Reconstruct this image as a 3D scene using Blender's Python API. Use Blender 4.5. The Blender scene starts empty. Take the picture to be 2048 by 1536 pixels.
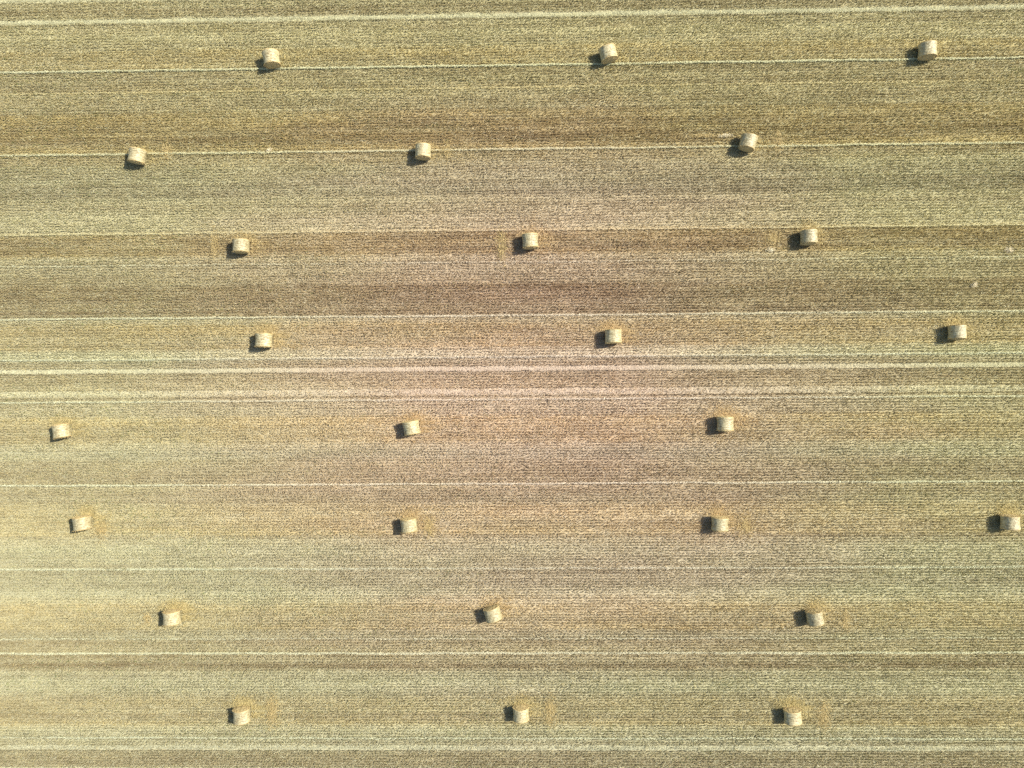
import bpy, bmesh, math, random
import numpy as np
from mathutils import Matrix, Vector

rng = np.random.default_rng(11)
random.seed(5)
sc = bpy.context.scene
col = sc.collection

# ------------------------------------------------------------------ camera
F = 1365.0                 # focal length in photograph pixels (frame is 2048 x 1536)
H = 64.0                   # height of the drone above the field, metres
ux = Vector((1.0, 0.00728, 0.01623)).normalized()        # field X axis seen in camera axes
uz = Vector((-0.01623, 0.0, 1.0)); uz = (uz - ux * uz.dot(ux)).normalized()
uy = uz.cross(ux)
RW = Matrix((ux, uy, uz))                                # camera axes -> field axes
cam = bpy.data.cameras.new('camera')
cam.sensor_width = 36.0
cam.lens = 36.0 * F / 2048.0
cam.clip_start = 0.5
cam.clip_end = 8000.0
cam_o = bpy.data.objects.new('camera', cam)
col.objects.link(cam_o)
cam_o.matrix_world = Matrix.Translation((0, 0, H)) @ RW.to_4x4()
sc.camera = cam_o

def at(px, py, z=0.0):
    d = RW @ Vector(((px - 1024) / F, -(py - 768) / F, -1.0))
    t = (z - H) / d.z
    return Vector((d.x * t, d.y * t, z))

# ------------------------------------------------------------------ light
SUN = Vector((0.94, 0.344, 1.0)).normalized()            # towards the sun
ELEV = math.asin(SUN.z)
world = bpy.data.worlds.new('World'); sc.world = world
world.use_nodes = True
wn = world.node_tree.nodes
bg = wn['Background']
sky = wn.new('ShaderNodeTexSky'); sky.sky_type = 'NISHITA'; sky.sun_disc = False
sky.sun_elevation = ELEV
sky.sun_rotation = math.atan2(SUN.x, SUN.y)
world.node_tree.links.new(sky.outputs[0], bg.inputs[0])
bg.inputs[1].default_value = 0.09
sun = bpy.data.lights.new('sun', 'SUN')
sun.energy = 4.4; sun.angle = math.radians(0.5); sun.color = (1.0, 0.95, 0.86)
sun_o = bpy.data.objects.new('sun', sun); col.objects.link(sun_o)
sun_o.location = (60, 22, 64)
sun_o.rotation_euler = SUN.to_track_quat('Z', 'Y').to_euler()
vs = sc.view_settings
vs.view_transform = 'Standard'; vs.look = 'None'; vs.gamma = 1.0; vs.use_curve_mapping = False
vs.exposure = 0.85
sc.cycles.use_denoising = False
sc.cycles.max_bounces = 5
sc.cycles.filter_width = 1.35

# ------------------------------------------------------------------ helpers
def vnoise(x, y, sx, sy, seed):
    """smooth value noise in -1..1 with cells sx by sy metres"""
    g = np.random.default_rng(seed).uniform(-1, 1, (256, 256)).astype(np.float32)
    u = x / sx; v = y / sy
    iu = np.floor(u).astype(np.int64); iv = np.floor(v).astype(np.int64)
    fu = (u - iu).astype(np.float32); fv = (v - iv).astype(np.float32)
    fu = fu * fu * (3 - 2 * fu); fv = fv * fv * (3 - 2 * fv)
    a = g[iu & 255, iv & 255]; b = g[(iu + 1) & 255, iv & 255]
    c = g[iu & 255, (iv + 1) & 255]; d = g[(iu + 1) & 255, (iv + 1) & 255]
    return (a * (1 - fu) + b * fu) * (1 - fv) + (c * (1 - fu) + d * fu) * fv

def mesh_from(name, verts, faces_n, idx, mat, face_col=None, vert_col=None, smooth=False, parent=None):
    """verts (n,3); every face has faces_n corners; idx flat corner list"""
    me = bpy.data.meshes.new(name)
    nv = len(verts); nl = len(idx); nf = nl // faces_n
    me.vertices.add(nv); me.vertices.foreach_set('co', np.ascontiguousarray(verts, np.float32).ravel())
    me.loops.add(nl); me.loops.foreach_set('vertex_index', np.ascontiguousarray(idx, np.int32))
    me.polygons.add(nf); me.polygons.foreach_set('loop_start', np.arange(0, nl, faces_n, dtype=np.int32))
    me.polygons.foreach_set('use_smooth', np.full(nf, smooth, bool))
    if face_col is not None:
        a = me.attributes.new('tone', 'FLOAT_COLOR', 'FACE')
        a.data.foreach_set('color', np.ascontiguousarray(face_col, np.float32).ravel())
    if vert_col is not None:
        a = me.attributes.new('tone', 'FLOAT_COLOR', 'POINT')
        a.data.foreach_set('color', np.ascontiguousarray(vert_col, np.float32).ravel())
    me.update(calc_edges=True)
    me.materials.append(mat)
    o = bpy.data.objects.new(name, me); col.objects.link(o)
    if parent is not None: o.parent = parent
    return o

def rgba(c): return np.concatenate([np.clip(c, 0.01, 0.9), np.ones((len(c), 1))], 1)

def straw_quads(px, py, pz, length, width, az, tilt, roll):
    """thin flat straws: centre, length, width, heading, tilt from level, roll about own axis -> verts, idx"""
    ca, sa = np.cos(az), np.sin(az); ct, st = np.cos(tilt), np.sin(tilt)
    dx, dy, dz = ca * ct * length / 2, sa * ct * length / 2, st * length / 2
    cr, sr = np.cos(roll), np.sin(roll)
    wx = (-sa * cr - ca * st * sr) * width / 2; wy = (ca * cr - sa * st * sr) * width / 2; wz = ct * sr * width / 2
    P = np.stack([px, py, pz], 1); D = np.stack([dx, dy, dz], 1); W = np.stack([wx, wy, wz], 1)
    v = np.stack([P - D - W, P + D - W, P + D + W, P - D + W], 1).reshape(-1, 3)
    return v, np.arange(len(v))

# ------------------------------------------------------------------ materials
def straw_mat(name, rough=0.75, trans=0.34, spec=0.25):
    m = bpy.data.materials.new(name); m.use_nodes = True
    nt = m.node_tree; n = nt.nodes; L = nt.links
    b = n['Principled BSDF']; out = n['Material Output']
    at_ = n.new('ShaderNodeAttribute'); at_.attribute_name = 'tone'
    geo = n.new('ShaderNodeNewGeometry')
    nz = n.new('ShaderNodeTexNoise'); nz.inputs['Scale'].default_value = 9.0; nz.inputs['Detail'].default_value = 3.0
    L.new(geo.outputs['Position'], nz.inputs['Vector'])
    mr = n.new('ShaderNodeMapRange'); mr.inputs[1].default_value = 0.3; mr.inputs[2].default_value = 0.7
    mr.inputs[3].default_value = 0.82; mr.inputs[4].default_value = 1.15
    L.new(nz.outputs['Fac'], mr.inputs[0])
    mx = n.new('ShaderNodeVectorMath'); mx.operation = 'SCALE'
    L.new(at_.outputs['Color'], mx.inputs[0]); L.new(mr.outputs[0], mx.inputs['Scale'])
    L.new(mx.outputs[0], b.inputs['Base Color'])
    b.inputs['Roughness'].default_value = rough
    b.inputs['Specular IOR Level'].default_value = spec
    if trans > 0:
        tr = n.new('ShaderNodeBsdfTranslucent'); L.new(mx.outputs[0], tr.inputs['Color'])
        ms = n.new('ShaderNodeMixShader'); ms.inputs[0].default_value = trans
        L.new(b.outputs[0], ms.inputs[1]); L.new(tr.outputs[0], ms.inputs[2]); L.new(ms.outputs[0], out.inputs['Surface'])
    return m

M_STUBBLE = straw_mat('stubble_straw')
M_LOOSE = straw_mat('loose_straw', rough=0.6, trans=0.2, spec=0.35)

def soil_mat():
    m = bpy.data.materials.new('field_soil_and_chaff'); m.use_nodes = True
    nt = m.node_tree; n = nt.nodes; L = nt.links
    b = n['Principled BSDF']
    at_ = n.new('ShaderNodeAttribute'); at_.attribute_name = 'tone'
    geo = n.new('ShaderNodeNewGeometry')
    mp = n.new('ShaderNodeMapping'); mp.inputs['Scale'].default_value = (5.0, 9.0, 5.0)
    L.new(geo.outputs['Position'], mp.inputs[0])
    nz = n.new('ShaderNodeTexNoise'); nz.inputs['Scale'].default_value = 1.0; nz.inputs['Detail'].default_value = 5.0
    nz.inputs['Roughness'].default_value = 0.7
    L.new(mp.outputs[0], nz.inputs['Vector'])
    mr = n.new('ShaderNodeMapRange'); mr.inputs[1].default_value = 0.3; mr.inputs[2].default_value = 0.7
    mr.inputs[3].default_value = 0.78; mr.inputs[4].default_value = 1.2
    L.new(nz.outputs['Fac'], mr.inputs[0])
    mx = n.new('ShaderNodeVectorMath'); mx.operation = 'SCALE'
    L.new(at_.outputs['Color'], mx.inputs[0]); L.new(mr.outputs[0], mx.inputs['Scale'])
    L.new(mx.outputs[0], b.inputs['Base Color'])
    b.inputs['Roughness'].default_value = 0.95; b.inputs['Specular IOR Level'].default_value = 0.1
    bp = n.new('ShaderNodeBump'); bp.inputs['Strength'].default_value = 0.6; bp.inputs['Distance'].default_value = 0.05
    L.new(nz.outputs['Fac'], bp.inputs['Height']); L.new(bp.outputs[0], b.inputs['Normal'])
    return m
M_SOIL = soil_mat()

# ------------------------------------------------------------------ the bands of the field
# photograph row (at x = 150), chaff cover 0..1, golden straw 0..1
BANDS = [(5,.45,.1),(36,.45,.1),(54,.38,.1),(60,.62,.15),(100,.58,.2),(106,.55,.6),(120,.5,.6),(124,.45,.45),
 (140,.45,.5),(146,.42,.2),(180,.36,.25),(188,.45,.4),(192,.5,.25),(226,.45,.3),(229,.3,.4),(233,.4,.65),(260,.3,.6),
 (290,.3,.5),(300,.42,.7),(308,.42,.6),(314,.38,.3),(345,.5,.2),(370,.4,.1),(382,.33,.05),(398,.36,.05),(404,.5,.05),
 (430,.62,.05),(465,.66,.05),(468,.6,.5),(475,.4,.55),(505,.35,.5),(514,.45,.7),(519,.5,.2),(532,.55,.1),(540,.45,.1),
 (570,.42,.2),(580,.3,.3),(600,.36,.25),(634,.4,.2),(641,.55,.1),(648,.55,.2),(653,.5,.6),(664,.42,.55),(690,.42,.4),
 (698,.52,.6),(703,.72,.05),(719,.74,.05),(723,.6,.05),(735,.5,.1),(750,.33,.1),(756,.4,.2),(782,.5,.25),(800,.6,.15),
 (808,.58,.05),(832,.58,.1),(838,.58,.6),(848,.55,.55),(860,.5,.4),(880,.5,.5),(886,.52,.45),(892,.65,.05),(920,.55,.1),
 (930,.46,.25),(968,.45,.2),(974,.5,.25),(1005,.5,.2),(1015,.58,.55),(1050,.52,.55),(1068,.5,.7),(1074,.5,.3),(1080,.62,.1),
 (1130,.6,.1),(1142,.52,.08),(1165,.5,.05),(1190,.6,.1),(1204,.6,.2),(1212,.58,.6),(1240,.48,.5),(1256,.5,.75),(1262,.42,.15),
 (1276,.48,.1),(1284,.42,.25),(1303,.42,.25),(1309,.32,.25),(1334,.33,.25),(1342,.58,.08),(1390,.6,.08),(1400,.54,.45),
 (1436,.46,.4),(1446,.5,.75),(1453,.65,.08),(1470,.62,.08),(1478,.5,.05),(1486,.5,.05),(1500,.38,.1),(1524,.42,.1),(1532,.4,.1)]
def Yof(row): return at(150, row).y
bandY = np.array([Yof(b[0]) for b in BANDS])[::-1]
bandC = np.array([b[1] for b in BANDS])[::-1]
bandG = np.array([b[2] for b in BANDS])[::-1]
PER = bandY[-1] - bandY[0]
def bands(x, y):
    yw = y + 0.05 * vnoise(x, y, 14, 3, 3) + 0.07 * vnoise(x, y, .6, 0.5, 4)
    yw = (yw - bandY[0]) % PER + bandY[0]
    c = np.interp(yw, bandY, bandC); g = np.interp(yw, bandY, bandG)
    for r0, r1 in ((204, 296), (476, 512), (545, 632)):
        y0, y1 = Yof(r1), Yof(r0)
        c = c - (.065 if r0 < 500 else .025) * (1 + .8 * vnoise(x, y, 9, .7, 16)) * np.clip(np.minimum(yw - y0, y1 - yw) / .4, 0, 1)
    c = .47 + (c - .47) * 1.45
    c = c + 0.10 * vnoise(x, y, 150, .26, 64) + 0.05 * vnoise(x, y, 60, 2.0, 5) + 0.05 * vnoise(x, y, 2.6, 0.55, 6) + .05 * vnoise(x, y, 1.1, .5, 17) + .05 * vnoise(x, y, 8, 1.6, 18)
    c = c + 0.09 * vnoise(x, y, 50, 0.13, 61) + 0.11 * vnoise(x, y, 110, 0.6, 62) + 0.07 * vnoise(x, y, 1.3, 0.14, 63)
    g = g * (0.7 + .55 * g) * 1.12 * (0.9 + 0.35 * vnoise(x, y, 9, .5, 7) + .3 * vnoise(x, y, .8, .3, 77)) + 0.05 * vnoise(x, y, 2, 0.7, 8)
    g = g * np.where(y < -6, .72, 1.0)          # gold toned down in the lower field to offset the warm sunlit glow
    return np.clip(c, 0, 1), np.clip(g, 0, 1)

# wheel tracks (photograph row at x = 150, half width m, cover strength)
TRACKS = [(-1, .22, .9), (44, .20, 1.0), (743.5, .19, 1.0), (789, .25, .62), (1494, .23, .8), (1540, .26, .9)]
trackY = [(Yof(r), w, s) for r, w, s in TRACKS]

LY_ = 43.0 - .065 + .13
def fleck(x, y):
    # wisps of laid straw and painted sun-shadow flecks, decimetres long, slanting across the rows
    u = x * .87 + y * .5; v = -x * .5 + y * .87
    return vnoise(u, v, .42, .15, 71) + .8 * vnoise(x, y, .9, .13, 72)

def field_tone(x, y):
    c, g = bands(x, y)
    soil = np.array([.185, .138, .082]); chaff = np.array([.52, .465, .30]); gold = np.array([.52, .395, .182])
    k = c[..., None]
    t = soil * (1 - k) + chaff * k
    t = t * (1 - .5 * g[..., None]) + gold * (.5 * g[..., None]) * (0.6 + 0.7 * k)
    t = t * (1 - .11 * (1 + .8 * vnoise(x, y, 2.2, .5, 15)) * np.cos((y + LY_) * (2 * math.pi / .26) ))[..., None]
    for ty, w, s in trackY:
        e = (y - ty + 0.05 * vnoise(x, y, .5, 9, 75)) / w
        t = t * (1 - .42 * s * np.clip(1 - np.abs(e + 1.45) / .55, 0, 1) * (.7 + .5 * vnoise(x, y, 1.5, 9, 76)))[..., None]
        d = np.abs(y - ty + 0.06 * vnoise(x, y, 2.3, 9, 9))
        m = (s * np.clip(1.5 - d / w, 0, 1))[..., None]
        t = t * (1 - m) + np.array([.54, .495, .345]) * m
    return t

def lens_and_strip_hue(x, y):
    """pinkish lens colour cast put into soil and straw colour, greener towards the edges"""
    r = np.hypot((x - 1) / 30.0, (y + 1) / 25.0) + 0.2 * vnoise(x, y, 21, 5, 12) + .1 * vnoise(x, y, 9, 1.2, 13)
    k = np.clip(1.25 - r, 0, 1)[..., None]
    q = np.clip(.5 - x / 110.0 - y / 60.0 + .2 * vnoise(x, y, 23, 6, 14), 0, 1)[..., None]  # tint less yellow towards lower left, countering the yellow sun glow
    a = np.array([.965, 1.0, .84]) * (1 - q) + np.array([.955, 1.0, .93]) * q; b = np.array([1.055, .935, 1.01])
    gb = np.zeros_like(y)
    for r0, r1 in ((330, 405), (700, 735), (895, 925), (1085, 1200), (1262, 1280), (1340, 1392), (1455, 1490)):
        y0, y1 = Yof(r1), Yof(r0)
        gb = np.maximum(gb, np.clip(np.minimum(y - y0, y1 - y) / .5 + .3 * vnoise(x, y, 11, 1.1, 19), 0, 1))
    return (a * (1 - k) + b * k) * (1 - gb[..., None] * np.array([.028, .004, -.016]))      # grey-green regrowth in some strips

# ------------------------------------------------------------------ ground: one sheet to the horizon
def axis(lo, hi, step):
    fine = np.arange(lo, hi + step, step)
    out = np.array([8, 25, 60, 130, 300, 700, 1600.])
    return np.concatenate([fine[0] - out[::-1], fine, fine[-1] + out])
gx = axis(-60, 60, 0.30); gy = axis(-46, 46, 0.085)
X, Y = np.meshgrid(gx, gy, indexing='ij')
Z = 0.012 * vnoise(X, Y, 0.9, 0.5, 20) + 0.008 * vnoise(X, Y, 0.35, 0.2, 21) - 0.02
for ty, w, s in trackY:
    Z -= 0.03 * s * np.clip(1.4 - np.abs(Y - ty) / w, 0, 1)
tone = (field_tone(X, Y) * lens_and_strip_hue(X, Y)).reshape(-1, 3)
nx, ny = X.shape
ii = np.arange(nx * ny).reshape(nx, ny)
idx = np.stack([ii[:-1, :-1], ii[1:, :-1], ii[1:, 1:], ii[:-1, 1:]], -1).reshape(-1)
o = mesh_from('field', np.stack([X, Y, Z], -1).reshape(-1, 3), 4, idx, M_SOIL, vert_col=rgba(tone), smooth=True)
o['kind'] = 'structure'

# ------------------------------------------------------------------ bales (measured below, needed for clearing stubble)
# photograph x, y of the wrapped side's middle; heading of the axis in degrees; label
Q = 13.653
BALES = [
 (470+985/Q, 60+680/Q, 9, 'straw bale with dark end showing, leftmost of the three along the top edge'),
 (1145+980/Q, 50+680/Q, 14, 'tilted straw bale with dark end, middle one of the three along the top edge'),
 (1780+1040/Q, 40+730/Q, 0, 'squarely set straw bale with long shadow in the top right corner of the field'),
 (200+1000/Q, 250+770/Q, -8, 'straw bale lying across a thin pale line at the far left of the second row'),
 (770+1035/Q, 240+785/Q, -2, 'straw bale lying on a thin pale line, middle of the second row from top'),
 (1420+1050/Q, 220+810/Q, -16, 'straw bale turned clockwise, the most skewed of all, beside a golden straw wisp'),
 (410+970/Q, 430+800/Q, 0, 'straw bale at the left of the third row, faint golden streak beside it'),
 (985+1030/Q, 420+800/Q, 3, 'straw bale in the middle of the third row, golden streak left of its shadow'),
 (1520+1345/Q, 415+760/Q, 2, 'straw bale touching a thin pale line, with a small straw heap left of its shadow'),
 (450+1050/Q, 625+740/Q, -3, 'straw bale at the left of the fourth row, above the bright broad wheel track'),
 (1140+1188/Q, 620+705/Q, 1, 'straw bale in the middle of the fourth row, above the bright broad wheel track'),
 (1830+1170/Q, 605+790/Q, 1, 'wide looking straw bale at the right end of the fourth row, above the wheel tracks'),
 (45+1035/Q, 805+795/Q, 9, 'pale straw bale nearest the left edge, just below the pair of wheel tracks'),
 (745+1060/Q, 800+770/Q, 10, 'peach coloured straw bale turned slightly, in the middle of the row below the wheel tracks'),
 (1370+1105/Q, 795+725/Q, 0, 'squarely set straw bale at the right of the row just below the wheel tracks'),
 (85+1070/Q, 990+810/Q, 6, 'very pale straw bale with the thinnest shadow, leftmost of the row of four'),
 (740+1055/Q, 995+800/Q, 5, 'straw bale second from the left in the row of four, golden straw above it'),
 (1365+1030/Q, 995+760/Q, -2, 'straw bale third from the left in the row of four, with dark left flank'),
 (1898+1690/Q, 990+790/Q, 0, 'straw bale close against the right edge of the picture, end of the row of four'),
 (265+1060/Q, 1180+820/Q, 3, 'pale straw bale with golden end, leftmost of the row second from the bottom'),
 (905+1100/Q, 1175+790/Q, 16, 'straw bale turned anticlockwise in the middle of the row second from the bottom'),
 (1550+1100/Q, 1180+820/Q, 9, 'straw bale with shaggy golden end at the right of the row second from the bottom'),
 (405+1055/Q, 1375+870/Q, 3, 'very pale straw bale with golden end, leftmost of the bottom row'),
 (965+1050/Q, 1370+890/Q, 2, 'straw bale with golden end in the middle of the bottom row'),
 (1510+1040/Q, 1375+890/Q, 3, 'straw bale with black shadow at the right of the bottom row'),
]
RAD, LEN = 0.75, 1.22
bale_pos = []
for px, py, a, lab in BALES:
    x = at(px, py, 0.80).x; y = at(px, py, 1.48).y
    bale_pos.append((x, y, math.radians(a)))

# ------------------------------------------------------------------ stubble
LX, LY = 55.0, 43.0
PITCH, STEP = 0.13, 0.075
ry = np.arange(-LY, LY, PITCH)
ry = ry + np.where(np.arange(len(ry)) % 2, -.022, .022)
rx = np.arange(-LX, LX, STEP)
SX, SY = np.meshgrid(rx, ry)
SX = (SX + rng.uniform(-.5, .5, SX.shape) * STEP).ravel(); SY = (SY + rng.normal(0, .012, SY.shape)).ravel()
SX = SX.astype(np.float32); SY = SY.astype(np.float32)
c, g = bands(SX, SY)
keep = rng.random(len(SX)) < np.clip(0.82 + 0.14 * vnoise(SX, SY, .42, .2, 30) + .2 * vnoise(SX, SY, 5, .26, 31), .1, 1)
for ty, w, s in trackY:
    d = np.abs(SY - ty + 0.05 * vnoise(SX, SY, 1.5, 9, 32))
    keep &= ~((d < w * 1.05) & (rng.random(len(SX)) < s))
for bx, by, ba in bale_pos:
    u = (SX - bx) * math.cos(ba) + (SY - by) * math.sin(ba); v = -(SX - bx) * math.sin(ba) + (SY - by) * math.cos(ba)
    keep &= ~((np.abs(u) < .45) & (np.abs(v) < .62))
SX, SY, c, g = SX[keep], SY[keep], c[keep], g[keep]
n = len(SX)
hgt = 0.15 * (0.75 + 0.5 * rng.random(n) + 0.15 * vnoise(SX, SY, .5, .2, 33) + .15 * vnoise(SX, SY, 6, .26, 37))
az = rng.uniform(0, math.pi, n)
lx = rng.normal(0, .05, n); ly = rng.normal(0, .05, n)
lx += 0.05 * vnoise(SX, SY, 1.2, .8, 34); ly += 0.05 * vnoise(SX, SY, 1.2, .8, 35)
B = np.stack([SX, SY, np.full(n, -.03)], 1)
T = B + np.stack([lx, ly, hgt + .03], 1)
vs_ = []
for q in (0, math.pi / 2):
    e = np.stack([np.cos(az + q), np.sin(az + q), np.zeros(n)], 1)
    w1 = (0.020 + 0.016 * rng.random(n))[:, None]
    vs_.append(np.stack([B - e * .012, B + e * .012, T + e * w1, T - e * w1], 1))
V = np.stack(vs_, 1).reshape(-1, 3)
pale = np.array([.56, .50, .32]); brown = np.array([.36, .275, .15]); goldc = np.array([.56, .415, .172]); green = np.array([.24, .26, .10])
mixv = np.clip(.22 + c * .95 + rng.normal(0, .08, n), 0, 1)[:, None]
tc = brown * (1 - mixv) + pale * mixv
gm = (np.clip(g * .55 + rng.normal(0, .08, n), 0, 1))[:, None]
tc = tc * (1 - gm) + goldc * gm
pw = at(2036, 144)
gr = (rng.random(n) < np.clip(.03 + .05 * vnoise(SX, SY, 6, 2, 36) + .5 * np.exp(-((SX - pw.x) / .9) ** 2 - ((SY - pw.y) / .4) ** 2), 0, 1))[:, None]
tc = np.where(gr, green, tc)
for ty, w, s in trackY:
    tc = tc * (1 - .38 * s * np.clip(1 - np.abs((SY - ty) / w + 1.5) / .6, 0, 1) * (.75 + .4 * vnoise(SX, SY, 1.5, 9, 76)))[:, None]
tc = tc * lens_and_strip_hue(SX, SY) * (1 + rng.normal(0, .07, n) + .12 * fleck(SX, SY))[:, None]  # slanting sun-and-shadow flecks put into the stubble colour
fc = np.repeat(rgba(tc), 2, axis=0)
o = mesh_from('stubble', V, 4, np.arange(len(V)), M_STUBBLE, face_col=fc)
o['kind'] = 'stuff'; o['label'] = 'cut straw stubble standing in fine rows over the whole field'; o['category'] = 'stubble'

# ------------------------------------------------------------------ straw litter lying on the stubble
def litter(n, xs, ys, zs, lens, tones, wid=.016, az=None, tilt=.25):
    if az is None: az = rng.uniform(0, math.pi, n)
    v, i = straw_quads(xs, ys, zs, lens, wid * rng.uniform(.7, 1.4, n), az, rng.normal(0, tilt, n), rng.normal(0, .5, n))
    return v, rgba(tones)
LV, LC = [], []
n = 680000
x = rng.uniform(-LX, LX, n); y = rng.uniform(-LY, LY, n)
c, g = bands(x, y)
fl = fleck(x, y); cl = 6 * np.clip(fl - .8, 0, .5) + vnoise(x, y, .7, .24, 40) + .7 * vnoise(x, y, .36, .14, 41)
keep = rng.random(n) < np.clip(.22 + .5 * c + .1 * cl + .3 * fl, .03, 1)
x, y, c, g = x[keep], y[keep], c[keep], g[keep]; n = len(x)
gk = (rng.random(n) < np.clip(g * .75 + .04, 0, 1))[:, None]
tn = np.where(gk, np.array([.60, .468, .218]), np.array([.62, .56, .38])) * (.82 + .26 * rng.random((n, 1))) * lens_and_strip_hue(x, y)
v, cc = litter(n, x, y, rng.uniform(.03, .15, n), rng.uniform(.10, .34, n), tn, az=rng.normal(.35, .6, n))
LV.append(v); LC.append(cc)
# wheel tracks carry matted pale straw
for ty, w, s in trackY:
    n = int(30000 * s)
    x = rng.uniform(-LX, LX, n); q = np.abs(rng.normal(0, 1, n)); y = ty - .5 * w + np.clip(np.where(rng.random(n) < .8, q * w * .8, -q * w * .22), -w * .7, w * 2.0) + .07 * vnoise(x, x * 0 + ty, 3.1, 1, 44)
    kk = rng.random(n) < np.clip(.8 + .3 * vnoise(x, x * 0 + ty, 2.5, 1, 45) + .3 * vnoise(x, x * 0 + ty, .7, 1, 46) - .22 * np.clip(y - ty, 0, 1) / w, .15, 1)
    x, y = x[kk], y[kk] + .05 * vnoise(x[kk], x[kk] * 0 + ty, .8, 1, 47); n = len(x)
    tn = (np.array([.69, .63, .44]) if abs(ty) < 5 else np.array([.61, .565, .40])) * (.86 + .16 * rng.random((n, 1))) * lens_and_strip_hue(x, y)
    v, cc = litter(n, x, y, rng.uniform(.0, .05, n), rng.uniform(.08, .2, n), tn, az=rng.normal(1.1, .6, n), tilt=.1)
    LV.append(v); LC.append(cc)
# golden straw shed round each bale, mostly on its upper side, and the upright streak where the baler stopped
for k, (bx, by, ba) in enumerate(bale_pos):
    row_amt = (.4 if by > 20 else (.7 if by > 5 else 1.0)) * rng.uniform(.45, 1.1); sk = rng.uniform(.5, 1.1)
    n = int(1000 * row_amt)
    u = rng.normal(rng.uniform(-.1, .4), .8 * sk, n) + .35 * vnoise(rng.uniform(0, 90, n), np.zeros(n) + k, .6, 1, 80); v_ = .5 + np.abs(rng.normal(0, .5, n)) * (1 if by < 20 else .6)
    x = bx + u * math.cos(ba) - v_ * math.sin(ba); y = by + u * math.sin(ba) + v_ * math.cos(ba)
    n2 = int(600 * row_amt)
    x = np.concatenate([x, bx + .7 + np.abs(rng.normal(0, .9, n2))]); y = np.concatenate([y, by + rng.choice([-.42, -.1, .3, .52], n2) + rng.normal(0, .07, n2)])
    z = rng.uniform(.05, .2, n + n2); z[:n] += .28 * np.exp(-(v_ - .5) / .22) * rng.random(n)
    tn = np.array([.62, .485, .23]) * (.75 + .4 * rng.random((n + n2, 1))) * lens_and_strip_hue(x, y)
    v, cc = litter(n + n2, x, y, z, rng.uniform(.1, .32, n + n2), tn, tilt=.35)
    LV.append(v); LC.append(cc)
STREAKS = [(430, 490, 6, 34), (1003, 490, 7, 40), (545, 1420, 9, 42), (1100, 1422, 9, 40), (1647, 1430, 10, 40), (895, 300, 5, 20), (1555, 284, 8, 26),
           (1545, 478, 14, 20), (335, 303, 8, 20), (296, 1236, 5, 14), (860, 1052, 9, 26), (1490, 1052, 10, 26), (205, 1060, 9, 24), (1690, 1240, 7, 25), (1410, 272, 24, 5)]
for px, py, w, h in STREAKS:
    p = at(px, py); n = int(17 * (w * h) ** .8 / 3)
    x = p.x + rng.normal(0, w * .0469 / 1.5, n) + .25 * vnoise(rng.uniform(0, 50, n), np.zeros(n) + px, .5, 1, 81); y = p.y + rng.normal(0, h * .0469 / 2.4, n)
    tn = np.array([.62, .48, .21]) * (.7 + .45 * rng.random((n, 1)))
    v, cc = litter(n, x, y, rng.uniform(.05, .22, n), rng.uniform(.1, .3, n), tn, tilt=.35)
    LV.append(v); LC.append(cc)
V = np.concatenate(LV); C = np.concatenate(LC)
o = mesh_from('loose_straw', V, 4, np.arange(len(V)), M_LOOSE, face_col=C)
o['kind'] = 'stuff'; o['label'] = 'loose golden and pale straw scattered over the stubble'; o['category'] = 'straw'

# ------------------------------------------------------------------ thin pale lines of straw left between the passes
LINES = [
 (144.5, 1.0, 0, 'thin pale straw line just below the topmost row of bales'),
 (188.5, .2, .5, 'faint straw line between the top two rows of bales, first below the bright one'),
 (310.5, 1.0, .1, 'thin pale straw line running behind the second row of bales'),
 (470.0, .75, .35, 'golden edged straw line along the top of the third row of bales'),
 (533.0, .16, 0, 'faint pale straw line a little below the third row of bales'),
 (638.6, .85, 0, 'thin pale straw line just above the fourth row of bales'),
 (720.5, .55, 0, 'thin pale straw line between the fourth row of bales and the brightest wheel track'),
 (804.3, .85, 0, 'thin pale straw line just below the lower of the two middle wheel tracks'),
 (971.0, .9, 0, 'thin pale straw line just above the row of four bales'),
 (1138.0, .55, 0, 'thin dim straw line midway below the row of four bales'),
 (1277.0, .2, 0, 'faint straw line just under the row of bales second from the bottom'),
 (1306.0, 1.15, 0, 'brightest thin white straw line, above the bottom row of bales'),
 (1474.0, .5, 0, 'thin pale straw line just under the bottom row of bales, above a broad wheel track'),
]
for row, amt, gd, lab in LINES:
    n = int(21000 * amt)
    x = rng.uniform(-LX, LX, n)
    k = rng.random(n) < np.clip(.8 + .35 * vnoise(x, x * 0 + row, 2.1, 1, 50) + .3 * vnoise(x, x * 0 + row, .5, 1, 52), .1, 1)
    x = x[k]; n = len(x)
    y = Yof(row) + rng.normal(0, .042, n) + .04 * vnoise(x, x * 0 + row, 2.6, 1, 51) + .02 * vnoise(x, x * 0 + row, .6, 1, 53)
    z = np.abs(rng.normal(.08, .07, n)) + .02
    tn = (np.array([.70, .65, .45]) * (1 - gd) + np.array([.68, .50, .2]) * gd) * (.82 + .3 * rng.random((n, 1))) * lens_and_strip_hue(x, y)
    v, cc = litter(n, x, y, z, rng.uniform(.08, .24, n), tn, az=rng.normal(.2, .45, n), wid=.02, tilt=.25)
    o = mesh_from('straw_line', v, 4, np.arange(len(v)), M_LOOSE, face_col=cc)
    o['label'] = lab; o['category'] = 'straw line'; o['group'] = 'thin straw lines left along the field'

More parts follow.
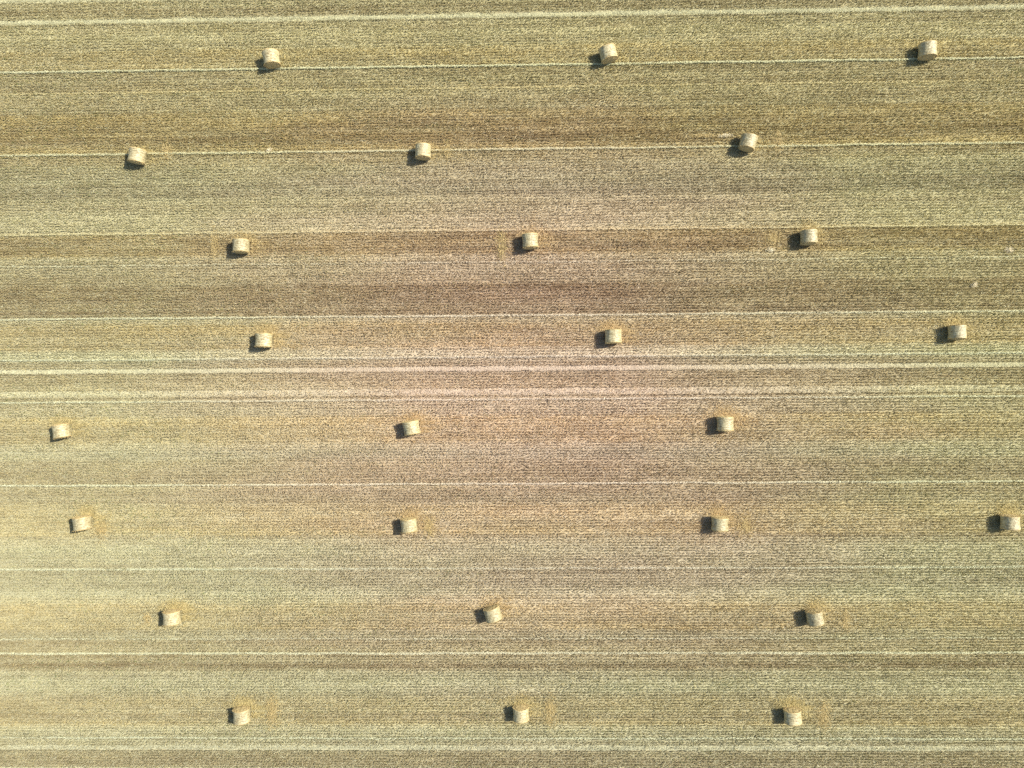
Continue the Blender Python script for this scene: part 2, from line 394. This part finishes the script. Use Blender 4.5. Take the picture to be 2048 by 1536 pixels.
# ------------------------------------------------------------------ small heaps of straw
HEAPS = [(1541, 500, .48, .20, 0, 'small cream straw heap left of a bale shadow in the third row'),
         (2017, 500, .42, .26, .1, 'small cream straw heap by the right edge of the picture'),
         (1450, 271.5, .70, .17, .05, 'long golden straw wisp beside the most skewed bale'),
         (539, 301, .30, .16, .5, 'small whitish straw tuft on the thin line between two second row bales'),
         (1947, 570, .30, .20, .6, 'small pale curl of straw at the right, above the fourth row')]
for px, py, ra, rb, ang, lab in HEAPS:
    p = at(px, py)
    n = 380
    r = np.minimum(np.abs(rng.normal(0, .5, n)), 1.0); th = rng.uniform(0, 2 * math.pi, n)
    u = r * np.cos(th) * ra; w = r * np.sin(th) * rb
    x = p.x + u * math.cos(ang) - w * math.sin(ang); y = p.y + u * math.sin(ang) + w * math.cos(ang)
    z = .06 + np.exp(-r * r * 2) * .14 * rng.random(n)
    tn = np.array([.74, .65, .42]) * (.85 + .3 * rng.random((n, 1)))
    v, cc = litter(n, x, y, z, rng.uniform(.1, .3, n), tn, tilt=.35, wid=.022)
    o = mesh_from('straw_heap', v, 4, np.arange(len(v)), M_LOOSE, face_col=cc)
    o['label'] = lab; o['category'] = 'straw heap'; o['group'] = 'small straw heaps on the stubble'

# ------------------------------------------------------------------ round bales
def bale_mats():
    m = bpy.data.materials.new('net_wrapped_straw'); m.use_nodes = True
    nt = m.node_tree; n = nt.nodes; L = nt.links; b = n['Principled BSDF']
    tc = n.new('ShaderNodeTexCoord'); oi = n.new('ShaderNodeObjectInfo')
    ad = n.new('ShaderNodeVectorMath'); ad.operation = 'ADD'
    L.new(tc.outputs['Object'], ad.inputs[0]); L.new(oi.outputs['Location'], ad.inputs[1])
    mp = n.new('ShaderNodeMapping'); mp.inputs['Scale'].default_value = (2.6, 16.0, 2.6); L.new(ad.outputs[0], mp.inputs[0])
    n1 = n.new('ShaderNodeTexNoise'); n1.inputs['Scale'].default_value = 1.0; n1.inputs['Detail'].default_value = 4.0; L.new(mp.outputs[0], n1.inputs['Vector'])
    n2 = n.new('ShaderNodeTexNoise'); n2.inputs['Scale'].default_value = 7.0; n2.inputs['Detail'].default_value = 4.0; n2.inputs['Roughness'].default_value = .7
    L.new(ad.outputs[0], n2.inputs['Vector'])
    mm = n.new('ShaderNodeMath'); mm.operation = 'ADD'; L.new(n1.outputs['Fac'], mm.inputs[0]); L.new(n2.outputs['Fac'], mm.inputs[1])
    cr = n.new('ShaderNodeValToRGB'); L.new(mm.outputs[0], cr.inputs[0])
    mr = n.new('ShaderNodeMapRange'); mr.inputs[1].default_value = .78; mr.inputs[2].default_value = 1.22
    L.new(mm.outputs[0], mr.inputs[0]); L.new(mr.outputs[0], cr.inputs[0])
    e = cr.color_ramp.elements
    e[0].position = 0; e[0].color = (.23, .172, .08, 1); e[1].position = 1; e[1].color = (.53, .475, .285, 1)
    k = e.new(.5); k.color = (.40, .338, .175, 1)
    sx = n.new('ShaderNodeSeparateXYZ'); L.new(tc.outputs['Object'], sx.inputs[0])
    ab = n.new('ShaderNodeMath'); ab.operation = 'ABSOLUTE'; L.new(sx.outputs['Y'], ab.inputs[0])
    nj = n.new('ShaderNodeMath'); nj.operation = 'MULTIPLY_ADD'; nj.inputs[1].default_value = .22; L.new(n2.outputs['Fac'], nj.inputs[0]); L.new(ab.outputs[0], nj.inputs[2])
    em = n.new('ShaderNodeMapRange'); em.inputs[1].default_value = .60; em.inputs[2].default_value = .70; em.inputs[4].default_value = .8; L.new(nj.outputs[0], em.inputs[0])
    gm = n.new('ShaderNodeMixRGB'); gm.inputs[2].default_value = (.50, .37, .155, 1)      # bare golden straw beyond the edge of the net
    L.new(em.outputs[0], gm.inputs[0]); L.new(cr.outputs[0], gm.inputs[1])
    hv = n.new('ShaderNodeMapRange'); hv.inputs[3].default_value = .88; hv.inputs[4].default_value = 1.1; L.new(oi.outputs['Random'], hv.inputs[0])
    sv = n.new('ShaderNodeVectorMath'); sv.operation = 'SCALE'; L.new(gm.outputs[0], sv.inputs[0]); L.new(hv.outputs[0], sv.inputs['Scale'])
    L.new(sv.outputs[0], b.inputs['Base Color'])
    b.inputs['Roughness'].default_value = .38; b.inputs['Specular IOR Level'].default_value = .5
    bp = n.new('ShaderNodeBump'); bp.inputs['Strength'].default_value = .8; bp.inputs['Distance'].default_value = .05
    L.new(mm.outputs[0], bp.inputs['Height']); L.new(bp.outputs[0], b.inputs['Normal'])
    f = bpy.data.materials.new('bale_end_straw'); f.use_nodes = True
    nt = f.node_tree; n = nt.nodes; L = nt.links; b = n['Principled BSDF']
    tc = n.new('ShaderNodeTexCoord'); oi = n.new('ShaderNodeObjectInfo')
    ad = n.new('ShaderNodeVectorMath'); ad.operation = 'ADD'
    L.new(tc.outputs['Object'], ad.inputs[0]); L.new(oi.outputs['Location'], ad.inputs[1])
    n2 = n.new('ShaderNodeTexNoise'); n2.inputs['Scale'].default_value = 11.0; n2.inputs['Detail'].default_value = 5.0; n2.inputs['Roughness'].default_value = .75
    L.new(ad.outputs[0], n2.inputs['Vector'])
    cr = n.new('ShaderNodeValToRGB'); L.new(n2.outputs['Fac'], cr.inputs[0])
    e = cr.color_ramp.elements
    e[0].position = .3; e[0].color = (.37, .265, .11, 1); e[1].position = .7; e[1].color = (.64, .505, .25, 1)
    L.new(cr.outputs[0], b.inputs['Base Color']); b.inputs['Roughness'].default_value = .85; b.inputs['Specular IOR Level'].default_value = .15
    bp = n.new('ShaderNodeBump'); bp.inputs['Strength'].default_value = .8; bp.inputs['Distance'].default_value = .05
    L.new(n2.outputs['Fac'], bp.inputs['Height']); L.new(bp.outputs[0], b.inputs['Normal'])
    return m, f
M_NET, M_END = bale_mats()
BZ = 0.715
def make_bale(seed):
    """axis along local Y, origin on the ground"""
    root = bpy.data.objects.new('round_bale', None); col.objects.link(root)
    root.empty_display_size = .5
    r_ = np.random.default_rng(seed)
    NA = 80
    th = np.linspace(0, 2 * math.pi, NA, endpoint=False)
    ph = r_.uniform(0, 6, 6)
    def rad(t, s):
        w = 1 + .012 * np.sin(2 * t + ph[0]) + .009 * np.sin(3 * t + ph[1] + s) + .006 * np.sin(7 * t + ph[2] + 2.5 * s) + .005 * np.sin(13 * t + ph[3] + 5 * s)
        return w * (RAD + .014 - .04 * np.cos(s * math.pi / LEN * .9) ** 2 + .012 * math.sin(3.1 * s + ph[4]))
    hl = LEN / 2
    prof = [(-hl + .012, -.075), (-hl - .004, -.045), (-hl, -.018)] + [(s, 0.0) for s in np.linspace(-hl + .04, hl - .04, 13)] + [(hl, -.018), (hl + .004, -.045), (hl - .012, -.075)]
    V = []
    for s, dr in prof:
        R = rad(th, s) + dr + r_.normal(0, .004, NA)
        x = R * np.cos(th); z = BZ + R * np.sin(th)
        z = np.where(z < .0, z * .35, z)                    # the bale settles on the stubble
        V.append(np.stack([x, np.full(NA, s) + r_.normal(0, .006, NA), z], 1))
    V = np.concatenate(V); nr = len(prof)
    ii = np.arange(nr * NA).reshape(nr, NA); jj = np.roll(ii, -1, 1)
    idx = np.stack([ii[:-1], ii[1:], jj[1:], jj[:-1]], -1).reshape(-1)
    mesh_from('net_wrap', V, 4, idx, M_NET, smooth=True, parent=root)
    for sgn in (-1, 1):
        bm = bmesh.new()
        rings = [.0, .12, .24, .36, .47, .56, .63, .70]
        prev = None; cen = bm.verts.new((0, sgn * (hl + .085), BZ))
        s = sgn * hl
        for q, rr in enumerate(rings[1:], 1):
            ring = []
            for t in th[::2]:
                R = float(rad(np.array(t), s)) / RAD * rr
                if q == len(rings) - 1: R = float(rad(np.array(t), s)) - .052
                yy = hl + .085 - .085 * (rr / .7) ** 2.2 + .018 * math.sin(rr * 42 - t + ph[5]) * .5 + r_.normal(0, .008)
                zz = BZ + R * math.sin(t)
                ring.append(bm.verts.new((R * math.cos(t), sgn * yy, max(zz, .004))))
            m = len(ring)
            for a in range(m):
                b = (a + 1) % m
                if prev is None: bm.faces.new((cen, ring[a], ring[b]) if sgn < 0 else (cen, ring[b], ring[a]))
                else: bm.faces.new((prev[a], ring[a], ring[b], prev[b]) if sgn < 0 else (prev[b], ring[b], ring[a], prev[a]))
            prev = ring
        for _ in range(420):                                   # loose straw ends sticking out of the face and over its rim
            t = r_.uniform(0, 2 * math.pi); R = RAD * math.sqrt(r_.uniform(.25, 1.02))
            p = Vector((R * math.cos(t), sgn * (hl + .01), BZ + R * math.sin(t)))
            if p.z < .05: continue
            d = Vector((r_.normal(0, .8), sgn * abs(r_.normal(.25, .3)), r_.normal(0, .8))).normalized() * r_.uniform(.08, .24)
            w = d.cross(Vector((r_.normal(), r_.normal(), r_.normal()))).normalized() * .008
            q0, q1 = p - d * .3, p + d * .7
            bm.faces.new([bm.verts.new(c_) for c_ in (q0 - w, q0 + w, q1 + w, q1 - w)])
        me = bpy.data.meshes.new('end_face'); bm.normal_update(); bm.to_mesh(me); bm.free()
        me.materials.append(M_END)
        o = bpy.data.objects.new('end_face', me); col.objects.link(o); o.parent = root
    return root

protos = [make_bale(100 + k) for k in range(5)]
def copy_thing(src):
    r = src.copy(); col.objects.link(r)
    for ch in src.children:
        c_ = ch.copy(); col.objects.link(c_); c_.parent = r
    return r
for k, ((x, y, a), spec) in enumerate(zip(bale_pos, BALES)):
    o = protos[k] if k < 5 else copy_thing(protos[(k * 3 + 1) % 5])
    o.location = (x, y, 0.0)
    o.rotation_euler = (0, 0, a + (math.pi if (k // 5) % 2 else 0))
    s = 1 + random.uniform(-.02, .02)
    o.scale = (s * random.uniform(.99, 1.03), 1 + random.uniform(-.04, .03), s * random.uniform(.95, 1.0))
    o['label'] = spec[3]; o['category'] = 'straw bale'; o['group'] = 'round straw bales lying on the stubble field'
